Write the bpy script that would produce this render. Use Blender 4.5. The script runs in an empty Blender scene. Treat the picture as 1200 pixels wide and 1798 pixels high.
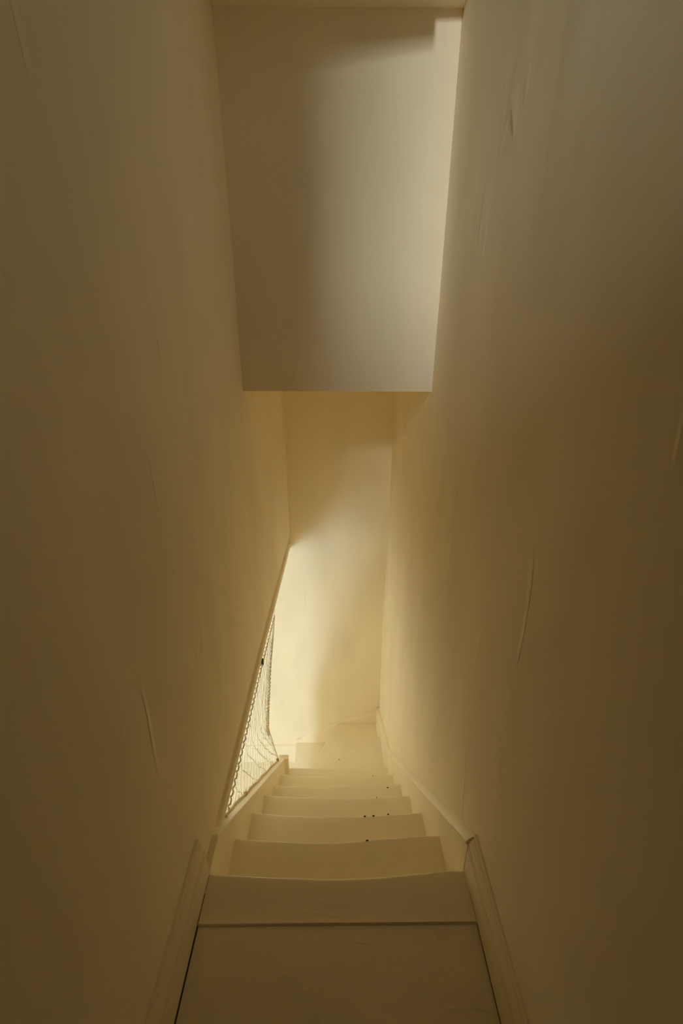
import bpy, bmesh, math, random
from mathutils import Vector, Matrix

random.seed(7)
SC = bpy.context.scene
COL = SC.collection

# ------------------------------------------------------------------ camera
F_PX, PITCH, YAW, ROLL, EYE = 775.69, 22.386, 0.706, 0.306, 1.40
_a, _b, _c = (math.radians(v) for v in (PITCH, YAW, ROLL))
_F = Vector((math.sin(_b) * math.cos(_a), math.cos(_b) * math.cos(_a), -math.sin(_a)))
_R = Vector((math.cos(_b), -math.sin(_b), 0.0))
_U = _R.cross(_F)
_R2 = math.cos(_c) * _R + math.sin(_c) * _U
_U2 = _R2.cross(_F)
cam_data = bpy.data.cameras.new('camera')
cam_data.sensor_fit = 'HORIZONTAL'
cam_data.sensor_width = 24.0
cam_data.lens = 24.0 * F_PX / 1200.0
cam_data.clip_start = 0.02
cam = bpy.data.objects.new('camera', cam_data)
COL.objects.link(cam)
cam.matrix_world = Matrix(((_R2.x, _U2.x, -_F.x, 0.0), (_R2.y, _U2.y, -_F.y, 0.0),
                           (_R2.z, _U2.z, -_F.z, EYE), (0, 0, 0, 1)))
SC.camera = cam

# ------------------------------------------------------------------ light and exposure
world = bpy.data.worlds.new('daylight')
SC.world = world
world.use_nodes = True
world.node_tree.nodes['Background'].inputs[0].default_value = (1.0, 0.93, 0.80, 1)
world.node_tree.nodes['Background'].inputs[1].default_value = 0.2

LOW_WIN = (-1.55, -0.90, -1.15, -0.24)      # x0, x1, z0, z1 of the window in the lower room (in the wall at y = -1.2)
LOFT_WIN = (-0.78, -0.46, 3.20, 4.10)       # x0, x1, z0, z1 of the window in the loft (in its back wall)
SIDE_FILL = (1.4, 2.8, -2.38, -0.90)           # y0, y1, z0, z1 of an added fill window in the lower room's side wall
LOW_Y, LOFT_Y = -1.2, -4.4
XROOM = -1.7


def window_light(name, rect, y, watts, colour):
    ld = bpy.data.lights.new(name, 'AREA')
    ld.shape = 'RECTANGLE'
    ld.size, ld.size_y = rect[1] - rect[0], rect[3] - rect[2]
    ld.energy, ld.color = watts, colour
    o = bpy.data.objects.new(name, ld)
    COL.objects.link(o)
    o.location = ((rect[0] + rect[1]) / 2, y - 0.13, (rect[2] + rect[3]) / 2)
    o.rotation_euler = (math.radians(90), 0, 0)
    return o


window_light('daylight_lower_window', LOW_WIN, LOW_Y, 98.0, (0.76, 0.92, 1.0))
loft = window_light('daylight_loft_window', LOFT_WIN, LOFT_Y, 26.0, (1.0, 0.985, 0.88))
loft.rotation_euler = (math.radians(90 - 20), 0, math.radians(-6))
loft.data.spread = math.radians(60)
side = window_light('fill_side_light', SIDE_FILL, LOW_Y, 6.0, (1.0, 0.95, 0.85))  # extra fill, added to brighten the stair's right wall
side.location = (XROOM - 0.13, (SIDE_FILL[0] + SIDE_FILL[1]) / 2, (SIDE_FILL[2] + SIDE_FILL[3]) / 2)
side.rotation_euler = (math.radians(90), 0, math.radians(-90))

SC.view_settings.view_transform = 'Standard'
SC.view_settings.look = 'None'
SC.view_settings.exposure = 0.0
SC.view_settings.gamma = 1.0
SC.view_settings.use_curve_mapping = False
SC.cycles.max_bounces = 28
SC.cycles.diffuse_bounces = 28
SC.cycles.transparent_max_bounces = 12

# ------------------------------------------------------------------ measures (metres)
Y0 = 0.7625                                     # front edge of the landing
RISE = 0.2414
NOSE = [Y0, 1.0027, 1.2432, 1.4865, 1.7168, 1.9596, 2.1957]
XL, XR = -0.3532, 0.3615                        # faces of the two strings
WL, WR = -0.372, 0.379                          # faces of the walls
YF = 3.0208                                     # far wall
YB, ZB = 1.7992, 1.1752                         # bulkhead face and its lower edge
ZC = 2.2941                                     # low ceiling above the bulkhead
ZF = -2.425                                     # lower floor
ROOF = 4.4
LOFT_EDGE = -1.3
JAMB = -2.2


def wl_x(y):                                    # left wall leans in a little towards the far corner
    return WL if y < 1.8 else WL + 0.0195 * (y - 1.8) / 1.22


def wr_x(y):
    return WR if y < 1.8 else WR + 0.007 * (y - 1.8) / 1.22


# ------------------------------------------------------------------ materials
def mat(name, base, rough=0.8, bumps=(), ridges=None, mottle=0.06, mottle_scale=2.0, stretch=(1, 1, 1), spec=0.5, dirt=None, coat=0.0):
    m = bpy.data.materials.new(name)
    m.use_nodes = True
    nt = m.node_tree
    N, L = nt.nodes, nt.links
    bs = N['Principled BSDF']
    bs.inputs['Roughness'].default_value = rough
    bs.inputs['Specular IOR Level'].default_value = spec
    bs.inputs['Coat Weight'].default_value = coat
    bs.inputs['Coat Roughness'].default_value = 0.3
    tc = N.new('ShaderNodeTexCoord')
    mp = N.new('ShaderNodeMapping')
    mp.inputs['Scale'].default_value = stretch
    L.new(tc.outputs['Object'], mp.inputs['Vector'])
    nz = N.new('ShaderNodeTexNoise')
    nz.inputs['Scale'].default_value = mottle_scale
    nz.inputs['Detail'].default_value = 3
    L.new(mp.outputs['Vector'], nz.inputs['Vector'])
    cr = N.new('ShaderNodeValToRGB')
    cr.color_ramp.elements[0].position = 0.3
    cr.color_ramp.elements[1].position = 0.72
    cr.color_ramp.elements[0].color = tuple(c * (1 - mottle) for c in base) + (1,)
    cr.color_ramp.elements[1].color = tuple(min(1, c * (1 + mottle * 0.5)) for c in base) + (1,)
    L.new(nz.outputs['Fac'], cr.inputs['Fac'])
    L.new(cr.outputs['Color'], bs.inputs['Base Color'])
    prev = None
    for scale, dist, strength, st in bumps:
        mp2 = N.new('ShaderNodeMapping')
        mp2.inputs['Scale'].default_value = st
        L.new(tc.outputs['Object'], mp2.inputs['Vector'])
        n2 = N.new('ShaderNodeTexNoise')
        n2.inputs['Scale'].default_value = scale
        n2.inputs['Detail'].default_value = 2.5
        L.new(mp2.outputs['Vector'], n2.inputs['Vector'])
        b = N.new('ShaderNodeBump')
        b.inputs['Strength'].default_value = strength
        b.inputs['Distance'].default_value = dist
        L.new(n2.outputs['Fac'], b.inputs['Height'])
        if prev:
            L.new(prev.outputs['Normal'], b.inputs['Normal'])
        prev = b
    if ridges:                                   # sparse trowel ridges: thin crests of a noise, kept only where a second noise is high
        scale, st, dist, strength, width, cover = ridges
        mp3 = N.new('ShaderNodeMapping')
        mp3.inputs['Scale'].default_value = st
        mp3.inputs['Rotation'].default_value = (0.22, 0.05, 0.1)
        L.new(tc.outputs['Object'], mp3.inputs['Vector'])
        n3 = N.new('ShaderNodeTexNoise')
        n3.inputs['Scale'].default_value = scale
        n3.inputs['Detail'].default_value = 1.5
        L.new(mp3.outputs['Vector'], n3.inputs['Vector'])
        r3 = N.new('ShaderNodeValToRGB')
        e = r3.color_ramp.elements
        e[0].position, e[0].color = 0.5 - width, (0, 0, 0, 1)
        e[1].position, e[1].color = 0.5 + width * 0.35, (0, 0, 0, 1)
        mid = e.new(0.5)
        mid.color = (1, 1, 1, 1)
        L.new(n3.outputs['Fac'], r3.inputs['Fac'])
        n4 = N.new('ShaderNodeTexNoise')
        n4.inputs['Scale'].default_value = scale * 0.7
        L.new(tc.outputs['Object'], n4.inputs['Vector'])
        r4 = N.new('ShaderNodeValToRGB')
        r4.color_ramp.elements[0].position, r4.color_ramp.elements[1].position = cover, cover + 0.12
        L.new(n4.outputs['Fac'], r4.inputs['Fac'])
        mul = N.new('ShaderNodeMath')
        mul.operation = 'MULTIPLY'
        L.new(r3.outputs['Color'], mul.inputs[0])
        L.new(r4.outputs['Color'], mul.inputs[1])
        b = N.new('ShaderNodeBump')
        b.inputs['Strength'].default_value = strength
        b.inputs['Distance'].default_value = dist
        L.new(mul.outputs[0], b.inputs['Height'])
        if prev:
            L.new(prev.outputs['Normal'], b.inputs['Normal'])
        prev = b
    if prev:
        L.new(prev.outputs['Normal'], bs.inputs['Normal'])
    return m


CREAM = (0.92, 0.853, 0.69)
M = {
    'plaster': mat('cream_plaster', CREAM, 0.8, [(2.5, 0.020, 0.7, (1, 1, .3)), (10, 0.004, 0.5, (1, 1, .35))], (5, (1, 1, .22), 0.0032, 0.65, 0.04, 0.56), 0.06, 4, (1, 1, .4), 0.3),
    'paint': mat('cream_gloss_paint', CREAM, 0.42, [(14, 0.0012, 0.5, (.3, 1, 1)), (70, 0.0004, 0.5, (.2, 1, 1))], None, 0.04, 5, (1, 1, 1), 0.5),
    'floor': mat('worn_floor_paint', (0.86, 0.80, 0.66), 0.30, [(9, 0.0035, 0.5, (.5, 1.2, 1)), (60, 0.0006, 0.6, (.15, 1, 1))], (14, (.35, 1, 1), 0.0022, 0.6, 0.06, 0.54), 0.07, 6, (.5, 1, 1), 0.55),
    'room': mat('pale_room_floor', (0.86, 0.80, 0.65), 0.5, [(30, 0.0006, 0.4, (1, .1, 1))], None, 0.05, 4),
    'dark': mat('dark_gap', (0.06, 0.045, 0.02), 0.9),
    'chip': mat('bare_dark_wood', (0.03, 0.015, 0.008), 0.8),
    'rope': mat('cream_cord', (0.84, 0.76, 0.58), 0.8, [(220, 0.0008, 0.7, (1, 1, 1))], None, 0.08, 40),
    'light_sink': mat('dark_absorber', (0.10, 0.07, 0.04), 0.7),  # dark tone chosen so unseen surfaces absorb stray light
    'brass': mat('amber_wood', (0.55, 0.22, 0.03), 0.35),
    'black': mat('black_clip', (0.01, 0.009, 0.008), 0.5),
}


def glass_mat():
    m = bpy.data.materials.new('window_glass')
    m.use_nodes = True
    nt = m.node_tree
    nt.nodes.remove(nt.nodes['Principled BSDF'])
    out = nt.nodes['Material Output']
    mix = nt.nodes.new('ShaderNodeMixShader')
    tr = nt.nodes.new('ShaderNodeBsdfTransparent')
    gl = nt.nodes.new('ShaderNodeBsdfGlossy')
    gl.inputs['Roughness'].default_value = 0.02
    fr = nt.nodes.new('ShaderNodeFresnel')
    nt.links.new(fr.outputs[0], mix.inputs[0])
    nt.links.new(tr.outputs[0], mix.inputs[1])
    nt.links.new(gl.outputs[0], mix.inputs[2])
    nt.links.new(mix.outputs[0], out.inputs[0])
    return m


M['glass'] = glass_mat()


# ------------------------------------------------------------------ mesh helpers
def link(name, verts, faces, m, parent=None, smooth=False, bevel=0.0, kind=None):
    me = bpy.data.meshes.new(name)
    me.from_pydata([tuple(v) for v in verts], [], faces)
    bm = bmesh.new()
    bm.from_mesh(me)
    bmesh.ops.remove_doubles(bm, verts=bm.verts, dist=1e-6)
    bmesh.ops.recalc_face_normals(bm, faces=bm.faces)
    bm.to_mesh(me)
    bm.free()
    me.materials.append(M[m])
    o = bpy.data.objects.new(name, me)
    COL.objects.link(o)
    if parent is not None:
        o.parent = parent
    if smooth:
        for p in me.polygons:
            p.use_smooth = True
    if bevel:
        b = o.modifiers.new('bevel', 'BEVEL')
        b.width, b.segments, b.limit_method = bevel, 3, 'ANGLE'
        b.angle_limit = math.radians(40)
    if kind:
        o['kind'] = kind
    return o


def box_vf(x0, x1, y0, y1, z0, z1, off=0):
    v = [(x, y, z) for z in (z0, z1) for y in (y0, y1) for x in (x0, x1)]
    f = [(0, 2, 3, 1), (4, 5, 7, 6), (0, 1, 5, 4), (2, 6, 7, 3), (0, 4, 6, 2), (1, 3, 7, 5)]
    return v, [tuple(i + off for i in q) for q in f]


def boxes(name, rects, m, parent=None, bevel=0.0, kind=None):
    V, Fc = [], []
    for r in rects:
        v, f = box_vf(*r, off=len(V))
        V += v
        Fc += f
    me_o = link(name, V, Fc, m, parent, bevel=bevel, kind=kind)
    return me_o


def prism(name, poly, m, axis, a0, a1, parent=None, bevel=0.0, kind=None):
    """poly: 2-D outline; axis 'x' -> (y,z) outline, 'y' -> (x,z), 'z' -> (x,y); swept from a0 to a1."""
    def pt(p, a):
        return {'x': (a, p[0], p[1]), 'y': (p[0], a, p[1]), 'z': (p[0], p[1], a)}[axis]
    n = len(poly)
    V = [pt(p, a0) for p in poly] + [pt(p, a1) for p in poly]
    Fc = [tuple(range(n)), tuple(range(n, 2 * n))] + [(i, (i + 1) % n, n + (i + 1) % n, n + i) for i in range(n)]
    return link(name, V, Fc, m, parent, bevel=bevel, kind=kind)


def sweep(name, profile, path, m, parent=None, kind=None, smooth=False):
    """profile(i) -> list of 3-D points at path station i; closed section, capped."""
    rings = [profile(i) for i in range(path)]
    n = len(rings[0])
    V = [p for r in rings for p in r]
    Fc = [(i * n + j, i * n + (j + 1) % n, (i + 1) * n + (j + 1) % n, (i + 1) * n + j) for i in range(path - 1) for j in range(n)]
    Fc += [tuple(range(n)), tuple(range((path - 1) * n, path * n))]
    return link(name, V, Fc, m, parent, kind=kind, smooth=smooth)


def shade(o, ang=35):
    for p in o.data.polygons:
        p.use_smooth = True
    try:
        o.data.set_sharp_from_angle(angle=math.radians(ang))
    except Exception:
        pass
    return o


def hash2(a, b):
    s = math.sin(a * 12.9898 + b * 78.233) * 43758.5453
    return s - math.floor(s)


def vnoise(a, b):
    ia, ib = math.floor(a), math.floor(b)
    fa, fb = a - ia, b - ib
    fa, fb = fa * fa * (3 - 2 * fa), fb * fb * (3 - 2 * fb)
    n = (hash2(ia, ib) * (1 - fa) + hash2(ia + 1, ib) * fa) * (1 - fb) + (hash2(ia, ib + 1) * (1 - fa) + hash2(ia + 1, ib + 1) * fa) * fb
    return n - 0.5


def wall_sheet(name, fn, nu, nv, m, back):
    """A hand-plastered wall: fn(u, v) -> point; nu x nv faces, thickened by the vector back."""
    V, Fc = [], []
    for j in range(nv + 1):
        for i in range(nu + 1):
            V.append(fn(i / nu, j / nv))
    w = nu + 1
    for j in range(nv):
        for i in range(nu):
            a = j * w + i
            Fc.append((a, a + 1, a + w + 1, a + w))
    n0 = len(V)
    edge = [i for i in range(w)] + [j * w + nu for j in range(1, nv + 1)] + [nv * w + i for i in range(nu - 1, -1, -1)] + [j * w for j in range(nv - 1, 0, -1)]
    bk = {}
    for e in edge:
        bk[e] = len(V)
        V.append(tuple(c + b for c, b in zip(V[e], back)))
    for k in range(len(edge)):
        a, b = edge[k], edge[(k + 1) % len(edge)]
        Fc.append((a, b, bk[b], bk[a]))
    Fc.append(tuple(bk[e] for e in edge))
    o = link(name, V, Fc, m, kind='structure')
    return shade(o, 40)


def tube(points, radius, sides=6, closed=False):
    V, Fc = [], []
    n = len(points)
    P = [Vector(p) for p in points]
    for i in range(n):
        t = (P[min(i + 1, n - 1)] - P[max(i - 1, 0)])
        t = t.normalized() if t.length > 1e-9 else Vector((0, 0, 1))
        a = t.cross(Vector((1, 0, 0)))
        if a.length < 0.2:
            a = t.cross(Vector((0, 1, 0)))
        a.normalize()
        b = t.cross(a)
        for k in range(sides):
            q = 2 * math.pi * k / sides
            V.append(P[i] + (a * math.cos(q) + b * math.sin(q)) * radius)
    for i in range(n - 1):
        for k in range(sides):
            Fc.append((i * sides + k, i * sides + (k + 1) % sides, (i + 1) * sides + (k + 1) % sides, (i + 1) * sides + k))
    Fc.append(tuple(range(sides)))
    Fc.append(tuple(range((n - 1) * sides, n * sides)))
    return V, Fc


def tubes(name, lines, m, parent, kind=None):
    V, Fc = [], []
    for pts, r, s in lines:
        v, f = tube(pts, r, s)
        Fc += [tuple(i + len(V) for i in q) for q in f]
        V += v
    me = bpy.data.meshes.new(name)
    me.from_pydata([tuple(v) for v in V], [], Fc)
    for p in me.polygons:
        p.use_smooth = True
    me.materials.append(M[m])
    o = bpy.data.objects.new(name, me)
    COL.objects.link(o)
    o.parent = parent
    if kind:
        o['kind'] = kind
    return o


def empty(name, loc=(0, 0, 0), **props):
    o = bpy.data.objects.new(name, None)
    o.empty_display_size = 0.1
    COL.objects.link(o)
    o.location = loc
    for k, v in props.items():
        o[k] = v
    return o


# ------------------------------------------------------------------ walls, bulkhead, ceilings
def drop(y):                                    # the lower edge of the left wall sags a little towards the far end
    return 0.0 if y < 0.76 else -0.018 * min(1, (y - 0.76)) - 0.012 * max(0, (y - 1.76) / 1.26)


# the loft side is open above the light-blocking slab, so the left wall stops at the loft edge there
def left_main(u, v):
    y = JAMB + u * (YF - JAMB)
    z0 = drop(y)
    z = z0 + (ROOF - z0) * v
    return (wl_x(y) + (0.007 * vnoise(y * 2.3, z * 1.5) + 0.003 * vnoise(y * 6, z * 3 + 9)) * min(1, v * 6), y, z)


def right_main(u, v):
    y = LOFT_Y + u * (YF - LOFT_Y)
    z = ZF + (ROOF - ZF) * v
    return (wr_x(y) + 0.008 * vnoise(y * 2.0 + 31, z * 1.3) + 0.003 * vnoise(y * 6 + 5, z * 3), y, z)


def far_main(u, v):
    x = XROOM + u * (0.40 - XROOM)
    z = ZF + (ROOF - ZF) * v
    return (x, YF + 0.006 * vnoise(x * 2.4 + 3, z * 1.6) + 0.002 * vnoise(x * 7, z * 4), z)


wall_left = wall_sheet('wall_left', left_main, 80, 70, 'plaster', (-0.10, 0, 0))
wall_right = wall_sheet('wall_right', right_main, 110, 110, 'plaster', (0.12, 0, 0))
wall_far = wall_sheet('wall_far', far_main, 70, 110, 'plaster', (0, 0.12, 0))
boxes('wall_landing_back', [(WL, WR, -1.7, -1.6, 0, ZC)], 'light_sink', kind='structure')
boxes('absorber_left', [(WL, WL + 0.015, JAMB, 0.10, 1.3, ROOF), (WL, WL + 0.015, -1.6, 0.10, 0.155, 0.80)], 'light_sink', kind='structure')  # unseen dark lining added to soak up light near the camera
boxes('absorber_right', [(WR - 0.015, WR, LOFT_Y, 0.10, 1.3, ROOF), (WR - 0.015, WR, -1.6, 0.10, 0.155, 0.80)], 'light_sink', kind='structure')  # same added light-absorbing lining on the right side


def bulk_fn(u, v):
    x = WL + u * (WR - WL)
    z = ZB + (ZC - ZB) * v
    k = min(1, 8 * min(u, 1 - u, v + .02))
    return (x, YB + 0.004 * vnoise(x * 3 + 17, z * 2.2) * k, z)


bulk = wall_sheet('wall_bulkhead', bulk_fn, 24, 36, 'plaster', (0, 0.10, 0))
boxes('ceiling_stair', [(WL + 0.02, WR, YB + 0.10, YF, ZB + 0.004, ZB + 0.12)], 'plaster', kind='structure')

# low ceiling, unseen edge slanted and notched to shape bulkhead shadow; added dark upstand above
prism('ceiling', [(WL, 1.18), (0.25, 1.46), (0.28, 1.68), (WR, 1.70), (WR, YB + 0.10), (WL, YB + 0.10)], 'plaster', 'z', ZC, ZC + 0.03, kind='structure')
prism('added_upstand', [(WL, 1.18), (0.25, 1.46), (0.28, 1.68), (WR, 1.70), (WR, YB + 0.10), (WL, YB + 0.10)], 'light_sink', 'z', ZC + 0.03, ROOF, kind='structure')
boxes('ceiling_roof', [(XROOM, WR + 0.1, LOFT_Y - 0.15, YB + 0.1, ROOF, ROOF + 0.1)], 'light_sink', kind='structure')
boxes('loft_blocker', [(-1.6, WR, LOFT_Y, LOFT_EDGE, ZC, ZC + 0.10)], 'light_sink', kind='structure')  # invented slab, keeps loft daylight off the landing and lower walls
boxes('wall_loft_side', [(-1.7, -1.6, LOFT_Y, JAMB + 0.1, ZC, ROOF)], 'light_sink', kind='structure')
boxes('wall_loft_front', [(-1.6, WL - 0.10, JAMB, JAMB + 0.1, ZC, ROOF)], 'light_sink', kind='structure')


def wall_with_window(name, x0, x1, z0, z1, y, win):
    a, b, c, d = win
    t = 0.12
    return boxes(name, [(x0, a, y - t, y, z0, z1), (b, x1, y - t, y, z0, z1), (a, b, y - t, y, z0, c), (a, b, y - t, y, d, z1)], 'plaster', kind='structure')


wall_with_window('wall_loft_back', -1.7, WR + 0.1, ZC, ROOF, LOFT_Y, LOFT_WIN)
wall_with_window('wall_room_near', XROOM, WR + 0.1, ZF, -0.14, LOW_Y, LOW_WIN)
_a, _b, _c, _d = SIDE_FILL
boxes('wall_room_side', [(XROOM - 0.12, XROOM, LOW_Y - 0.1, _a, ZF, 0), (XROOM - 0.12, XROOM, _b, YF, ZF, 0),
                         (XROOM - 0.12, XROOM, _a, _b, ZF, _c), (XROOM - 0.12, XROOM, _a, _b, _d, 0)], 'plaster', kind='structure')
boxes('floor_room', [(XROOM, WR + 0.1, LOW_Y, YF + 0.1, ZF - 0.1, ZF)], 'room', kind='structure')
boxes('ceiling_room', [(XROOM, WL - 0.02, LOW_Y, YF, -0.14, -0.03)], 'plaster', kind='structure')


def make_window(name, win, y, bars):
    a, b, c, d = win
    w = boxes(name, [(a, b, y - 0.09, y - 0.05, c, c + 0.04), (a, b, y - 0.09, y - 0.05, d - 0.04, d),
                     (a, a + 0.04, y - 0.09, y - 0.05, c, d), (b - 0.04, b, y - 0.09, y - 0.05, c, d)], 'paint', kind='structure')
    boxes('window_sill', [(a - 0.03, b + 0.03, y - 0.05, y + 0.03, c - 0.025, c)], 'paint', w)
    zs = [c + 0.04 + (d - c - 0.08) * k / bars for k in range(bars + 1)]
    for k in range(bars):
        boxes('pane', [(a + 0.04, b - 0.04, y - 0.072, y - 0.068, zs[k], zs[k + 1])], 'glass', w)
        if k:
            boxes('glazing_bar', [(a + 0.04, b - 0.04, y - 0.085, y - 0.055, zs[k] - 0.01, zs[k] + 0.01)], 'paint', w)
    return w


make_window('window_1', LOW_WIN, LOW_Y, 2)
make_window('window_2', LOFT_WIN, LOFT_Y, 1)
fill_window = make_window('fill_window_3', (-SIDE_FILL[1], -SIDE_FILL[0], SIDE_FILL[2], SIDE_FILL[3]), 0.0, 2)  # frame and panes for the added fill light
fill_window.rotation_euler = (0, 0, math.radians(-90))
fill_window.location = (XROOM, 0, 0)

# rounded lower lip and fascia under the left wall, where the stair side opens to the room
lip = [(-0.10, 0.006), (-0.032, 0.006), (-0.032, -0.058), (-0.004, -0.061), (-0.001, -0.063), (0.0, -0.067), (0.0, -0.102), (-0.003, -0.110), (-0.010, -0.114), (-0.10, -0.114)]


def lip_ring(i):
    y = 0.765 + (YF - 0.765) * i / 24
    z0 = drop(y)
    return [(wl_x(y) + dx, y, z0 + dz) for dx, dz in lip]


sweep('trim_1', lip_ring, 25, 'plaster', kind='structure')

# ------------------------------------------------------------------ landing floor
floor = boxes('floor', [(WL - 0.02, WR + 0.02, -1.6, Y0 - 0.035, -0.14, -0.034)], 'dark', kind='structure')


def tread_sheet(name, x0, x1, yb, yf, z, thick, wear, centre, seed, m, parent, nx=40, sag=1.0, lift=0.0):
    """A worn board with a rounded nosing towards +y; wear hollows its front edge."""
    def ring(i):
        u = i / (nx - 1)
        x = x0 + (x1 - x0) * u
        s = (x - centre) / 0.36
        w = max(0.0, 1 - s * s) ** 1.3 * wear + 0.004 * vnoise(x * 9 + seed * 5.1, seed) + 0.0012 * vnoise(x * 28 + seed, 3.3)
        dz = w * 0.55 * sag
        f = yf - w * 0.9
        r = thick * 0.30
        d = z - dz
        return [(x, yb, z - thick), (x, yb, z - 0.003), (x, yb + 0.001, z - 0.0005), (x, yb + 0.003, z + lift), (x, yb + 0.007, z + lift * 0.7), (x, yb + 0.012, z), (x, yf - 0.09, z - dz * 0.15), (x, f - 0.035, z - dz * 0.6),
                (x, f - r, d), (x, f - r * 0.4, d - r * 0.18), (x, f - r * 0.08, d - r * 0.6), (x, f, d - r * 1.2),
                (x, f, z - thick + r * 0.6), (x, f - r * 0.5, z - thick)]
    return sweep(name, ring, nx, m, parent, smooth=False)


GAP = 0.0022
shade(boxes('floor_board', [(XL + GAP, XR - GAP * 0.6, -1.6, 0.6402, -0.034, -0.0045)], 'floor', floor, bevel=0.0006))
shade(tread_sheet('floor_board', XL + 0.0015, XR - 0.0015, 0.640, Y0, 0.0, 0.034, 0.014, -0.03, 1.0, 'floor', floor, lift=0.0022), 50)

# ------------------------------------------------------------------ baseboards of the landing
def base_profile(side):
    # (distance from wall, height)
    pr = [(0, 0), (0.0185, 0), (0.0185, 0.085), (0.0125, 0.0865), (0.0125, 0.0905), (0.0185, 0.092), (0.0185, 0.100), (0.0120, 0.1015),
          (0.0120, 0.1055), (0.0182, 0.107), (0.0174, 0.114), (0.0140, 0.123), (0.0090, 0.131), (0.0030, 0.1345), (0.0030, 0.1385), (0.0085, 0.140),
          (0.0085, 0.148), (0.006, 0.151), (0, 0.151)]
    wx = WL if side < 0 else WR
    return [(wx - side * d, z) for d, z in pr]


prism('baseboard_left', base_profile(-1), 'paint', 'y', -1.6, 0.757, kind='structure', bevel=0.0007)
prism('baseboard_right', base_profile(1), 'paint', 'y', -1.6, 0.763, kind='structure', bevel=0.0007)

# ------------------------------------------------------------------ the staircase
stair = empty('staircase', (0, Y0, ZF), label='steep cream painted wooden staircase with hollow worn treads and a winding foot', category='staircase')
INV = Matrix.Translation((0, -Y0, -ZF))


def into_stair(o):
    o.parent = stair
    o.matrix_parent_inverse = INV
    return o


seeds = [0, 2.3, 4.1, 6.7, 8.2, 11.4, 13.9]
cent = [0, -0.06, 0.02, 0.04, -0.02, 0.03, 0.0]
treads = {}
for k in range(1, 7):
    z = -RISE * k
    x1 = XR + 0.004
    x0 = XL - 0.004 if k < 6 else -0.33
    treads[k] = into_stair(shade(tread_sheet('tread', x0, x1, NOSE[k - 1] - 0.028, NOSE[k], z, 0.030, (0.016, 0.013, 0.012, 0.010, 0.010, 0.009)[k - 1], cent[k], seeds[k], 'paint', None), 50))
for k in range(1, 8):                                     # riser k drops from tread k-1 to tread k
    y = NOSE[k - 1] - 0.016
    zt = -RISE * (k - 1) - 0.028
    into_stair(boxes('riser', [(XL - 0.004 if k < 7 else -0.33, XR + 0.004, y - 0.018, y, -RISE * k - 0.002, zt)], 'paint'))

NP = (-0.335, 2.262)                                      # where the winders meet the newel


def line_at(p, d, x):
    return (x, p[1] + d * (x - p[0]))


S7, S8 = 0.578, 2.06
n7a, n7b = line_at(NP, S7, -0.335), line_at(NP, S7, XR + 0.004)
n8a = (-0.335, 2.305)
n8b = (0.013, YF - 0.006)
w7 = [(-0.335, NOSE[6] - 0.03), (XR + 0.004, NOSE[6] - 0.03), n7b, n7a]
w8 = [(-0.335, 2.235), (XR + 0.004, n7b[1] - 0.035), (XR + 0.004, YF - 0.006), n8b, n8a]
w9 = [(-0.374, 2.235), (-0.335, 2.235), (0.055, YF - 0.006), (-0.374, YF - 0.006)]
for k, poly in ((7, w7), (8, w8), (9, w9)):
    z = -RISE * k
    treads[k] = into_stair(shade(prism('tread', poly, 'paint', 'z', z - 0.03, z, bevel=0.008), 50))


def riser_line(a, b, zt, zb, back=0.016, th=0.018):
    d = Vector((b[0] - a[0], b[1] - a[1]))
    n = Vector((d.y, -d.x)).normalized()
    p = [(a[0] + n.x * back, a[1] + n.y * back), (b[0] + n.x * back, b[1] + n.y * back),
         (b[0] + n.x * (back + th), b[1] + n.y * (back + th)), (a[0] + n.x * (back + th), a[1] + n.y * (back + th))]
    into_stair(prism('riser', p, 'paint', 'z', zb, zt))


riser_line(n7a, n7b, -RISE * 7 - 0.028, -RISE * 8 - 0.002)
riser_line(n8a, n8b, -RISE * 8 - 0.028, -RISE * 9 - 0.002)
into_stair(boxes('riser', [(-0.36, -0.342, 2.235, YF - 0.006, ZF, -RISE * 9 - 0.028)], 'paint'))

# paint chips on the noses
for k, pts in {1: [(0.108, 0.988)], 2: [(0.120, 1.228), (0.156, 1.230), (0.219, 1.235)], 3: [(0.199, 1.475)], 4: [(0.287, 1.695)],
               5: [(0.232, 1.951)], 7: [(0.023, 2.443)]}.items():
    for x, y in pts:
        r = {1: 0.0042, 2: 0.0032, 3: 0.0018, 4: 0.0042, 5: 0.0016, 7: 0.0045}[k]
        V = []
        for q in range(9):
            t = 2 * math.pi * q / 9
            j = 0.7 + 0.5 * hash2(q, x * 100 + k)
            V.append((x + r * j * 1.3 * math.cos(t), y + r * j * 0.55 * math.sin(t)))
        zc = -RISE * k + (0.0006 if k != 1 else 0.0)
        drop = {1: 0.006, 2: 0.005, 3: 0.004, 4: 0.0, 5: 0.003, 7: 0.0}[k]
        ch = prism('paint_chip', V, 'chip', 'z', zc - drop - 0.006, zc - drop + 0.0012)
        ch.parent = treads[k]

# strings
LS = lambda y: -0.015 - 1.013 * (y - 0.875)
pl = [(0.752, -0.002), (0.862, -0.002), (2.16, LS(2.16)), (2.16, LS(2.16) - 0.42), (0.90, LS(0.90) - 0.42), (0.752, -0.42)]
ls = into_stair(prism('string', pl, 'paint', 'x', XL - 0.037, XL, bevel=0.002))
ls['label'] = 'flat topped string on the open side of the stair'
RS = lambda y: (0.093 - 1.0 * (y - 0.78)) if y < 2.2 else (-1.327 - 0.56 * (y - 2.2))
rp = [(0.772, 0.101), (2.2, RS(2.2)), (YF, RS(YF)), (YF, -2.2), (2.2, -2.0), (0.772, -0.45)]
rs = into_stair(prism('string', rp, 'paint', 'x', XR, WR + 0.012))
rs['label'] = 'string against the right wall'


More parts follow.
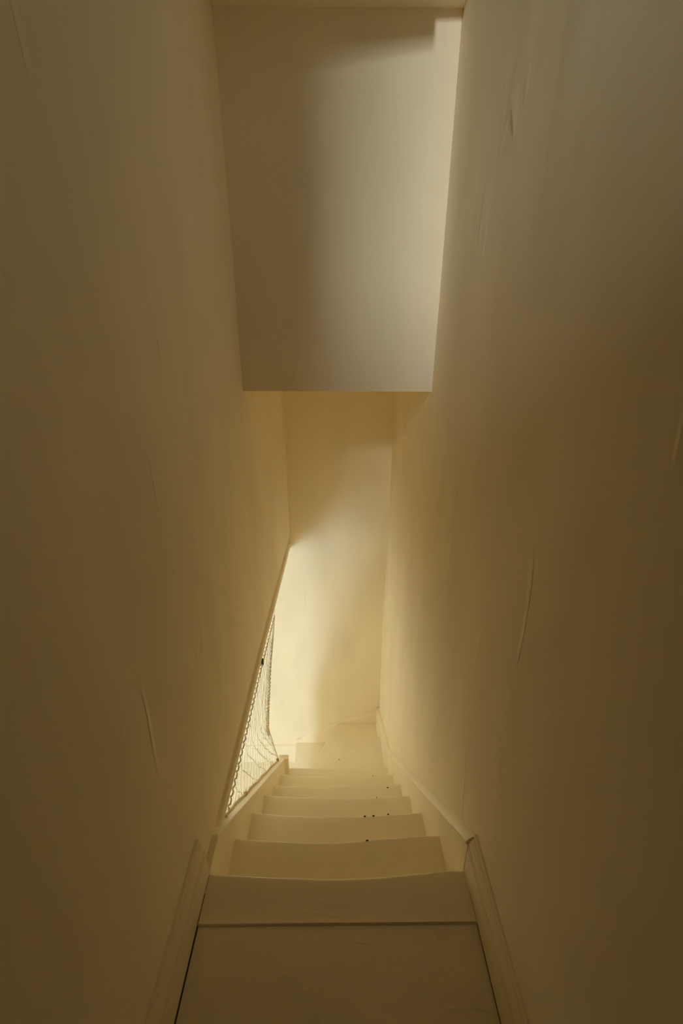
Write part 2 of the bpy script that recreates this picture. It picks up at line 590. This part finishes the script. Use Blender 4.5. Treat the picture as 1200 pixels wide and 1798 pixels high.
def cap_ring_factory():
    ys = [0.768, 0.775] + [0.775 + (2.2 - 0.775) * i / 10 for i in range(1, 11)] + [2.2 + (YF - 2.2) * i / 6 for i in range(1, 7)]
    prof = [(0.030, -0.006), (-0.0045, -0.006), (-0.0075, 0.000), (-0.0065, 0.009), (-0.002, 0.017), (0.006, 0.024), (0.014, 0.028), (0.030, 0.030)]

    def ring(i):
        y = ys[i]
        k = 1.0 if y <= 2.2 else 0.8
        zz = RS(max(y, 0.772)) + 0.004
        return [(XR + dx, y, zz + dz * k) for dx, dz in prof]
    return ring, len(ys)


ring, n = cap_ring_factory()
cap = sweep('string_cap', ring, n, 'paint')
into_stair(shade(cap, 40))

# newel stub
newel = into_stair(boxes('newel_post', [(-0.398, -0.330, 2.152, 2.186, ZF, -1.312)], 'paint', bevel=0.003))
newel['label'] = 'short square newel post at the foot of the open string'
# spandrel below the open string
into_stair(prism('spandrel_panel', [(0.752, -0.41), (0.90, LS(0.90) - 0.41), (2.16, LS(2.16) - 0.41), (2.16, ZF), (0.752, ZF)], 'paint', 'x', XL - 0.028, XL - 0.012))

# ------------------------------------------------------------------ baseboards at the foot of the stair
fp = [(-0.374, -2.154), (-0.163, -2.018), (0.037, -1.927), (0.255, -1.858), (XR + 0.02, -1.816), (XR + 0.02, -2.2), (-0.374, -2.2)]
bf = prism('baseboard_far', fp, 'paint', 'y', YF - 0.016, YF + 0.01, kind='structure')


def far_cap(i):
    x, z = fp[i]
    return [(x, YF + 0.01, z - 0.001), (x, YF - 0.019, z - 0.001), (x, YF - 0.021, z + 0.004), (x, YF - 0.016, z + 0.009), (x, YF + 0.01, z + 0.012)]


sweep('baseboard_cap', far_cap, 5, 'paint', bf)
lowb = prism('baseboard_room', [(YF + 0.01, ZF), (YF - 0.016, ZF), (YF - 0.016, -2.243), (YF - 0.012, -2.239), (YF - 0.012, -2.232), (YF - 0.018, -2.229), (YF - 0.016, -2.222),
                                (YF - 0.004, -2.217), (YF + 0.01, -2.217)], 'paint', 'x', XROOM, -0.36, kind='structure')

# ------------------------------------------------------------------ the rope net
net = empty('rope_net', (-0.38, 1.6, -0.7), label='knotted cream rope net stretched between open stair string and wall edge above', category='net')
NX = -0.376


def net_top(s):
    y = 1.0 + (2.21 - 1.0) * s
    return Vector((wl_x(y) - 0.010, y, -0.150 - 0.03 * s + 0.0))


def net_bot(s):
    y = 1.0 + (2.075 - 1.0) * s
    return Vector((XL - 0.033, y, LS(y) + 0.006))


def net_pt(s, t):
    a, b = net_top(s), net_bot(s)
    p = a.lerp(b, t)
    w = math.sin(math.pi * max(0, t) / 0.9) ** 1.6 if t < 0.45 else min(1.0, max(0.0, 1.04 - (t - 0.45) / 0.53))
    waist = -0.30 * w * s ** 2.2
    p.y += waist
    p.x -= 0.010 * math.sin(math.pi * t) * s
    return p


NS = 24
lines = []
for i in range(1, NS + 1):
    s = i / NS
    length = (net_top(s) - net_bot(s)).length
    step = 0.036
    count = max(3, int(length / step) + 1)
    pts = []
    for j in range(count + 1):                   # nodes at even drops below the wall edge, so that neighbours meet in diamonds
        t = min(1.0, j * step / length)
        zig = (0.5, 0.0, -0.5, 0.0)[(j + 2 * i) % 4] * (0.95 if 0 < j < count else 0.2)
        s2 = min(1.0, max(0.02, s + zig / NS))
        reach = (net_top(s2) - net_bot(s2)).length
        p = net_pt(s2, min(1.0, j * step / reach) if t < 1.0 else 1.0)
        p.y += 0.016 * vnoise(i * 1.7, j * 0.9)
        p.x += 0.006 * vnoise(i * 2.9 + 40, j * 1.1)
        pts.append(p)
    lines.append((pts, 0.0018, 5))
tubes('netting', lines, 'rope', net)
knots = []
V, Fc = [], []
for pts, _, _ in lines:
    for j in range(2, len(pts) - 1, 2):
        c = pts[j]
        base = len(V)
        r = 0.0036
        V += [c + Vector(d) * r for d in ((1, 0, 0), (-1, 0, 0), (0, 1, 0), (0, -1, 0), (0, 0, 1.3), (0, 0, -1.3))]
        Fc += [tuple(base + q for q in f) for f in ((0, 2, 4), (2, 1, 4), (1, 3, 4), (3, 0, 4), (2, 0, 5), (1, 2, 5), (3, 1, 5), (0, 3, 5))]
kn = link('knots', V, Fc, 'rope', net, smooth=True, kind='stuff')
top_pts = []
for k in range(121):
    s = k / 120
    p = net_top(s)
    p.z += 0.006 * math.sin(k * 1.9) - 0.002
    p.x += 0.004 * math.cos(k * 1.9) + 0.004
    top_pts.append(p)
tubes('border_rope', [(top_pts, 0.0034, 6)], 'rope', net)
tubes('border_rope', [([net_bot(k / 30) + Vector((0.003 * math.sin(k), 0, 0.001)) for k in range(31)], 0.0045, 6)], 'rope', net)
edge = [net_pt(1.0, k / 40) + Vector((0.004, 0.004, 0)) for k in range(41)]
edge[0].z += 0.05
tubes('edge_rope', [(edge, 0.0036, 6)], 'rope', net)
coil = []
for k in range(16 * 34):
    t = 0.10 + 0.46 * k / (16 * 34)
    p = net_pt(1.0, t)
    q = 2 * math.pi * k / 16
    r = 0.017 * min(1, 5 * (t - 0.08), 6 * (0.60 - t))
    coil.append(p + Vector((0.7 * r * math.cos(q), -0.013 + r * math.sin(q), 0.002 * math.sin(q))))
tubes('whipping_cord', [(coil, 0.0032, 5)], 'rope', net)


def hook(s, m, size, rot, lab):
    p = net_bot(s) if m == 'brass' else net_top(s)
    pts = [Vector((0, 0, 0)), Vector((0, 0, size * .3)), Vector((0, 0, size * .7)), Vector((0, 0, size))]
    e = Matrix.Rotation(rot, 4, 'X')
    V, Fc = [], []
    rings = [(0, .45), (.12, .9), (.35, 1), (.65, 1), (.88, .9), (1, .45)]
    for h, w in rings:
        for q in range(8):
            t = 2 * math.pi * q / 8
            V.append(p + e @ Vector((size * .28 * w * math.cos(t), size * .28 * w * math.sin(t), size * (h - .5))))
    for i in range(5):
        for q in range(8):
            Fc.append((i * 8 + q, i * 8 + (q + 1) % 8, (i + 1) * 8 + (q + 1) % 8, (i + 1) * 8 + q))
    Fc += [tuple(range(8)), tuple(range(40, 48))]
    o = link('toggle', V, Fc, m, net, smooth=True)
    o['label'] = lab
    return o


hook(0.99, 'brass', 0.034, 0.1, 'amber brown toggle by the newel post')
hook(0.26, 'brass', 0.030, 0.9, 'amber brown toggle along the string')
hook(0.66, 'black', 0.040, -0.2, 'black clip under the wall edge')
for ch in net.children:
    ch.matrix_parent_inverse = Matrix.Translation((0.38, -1.6, 0.7))
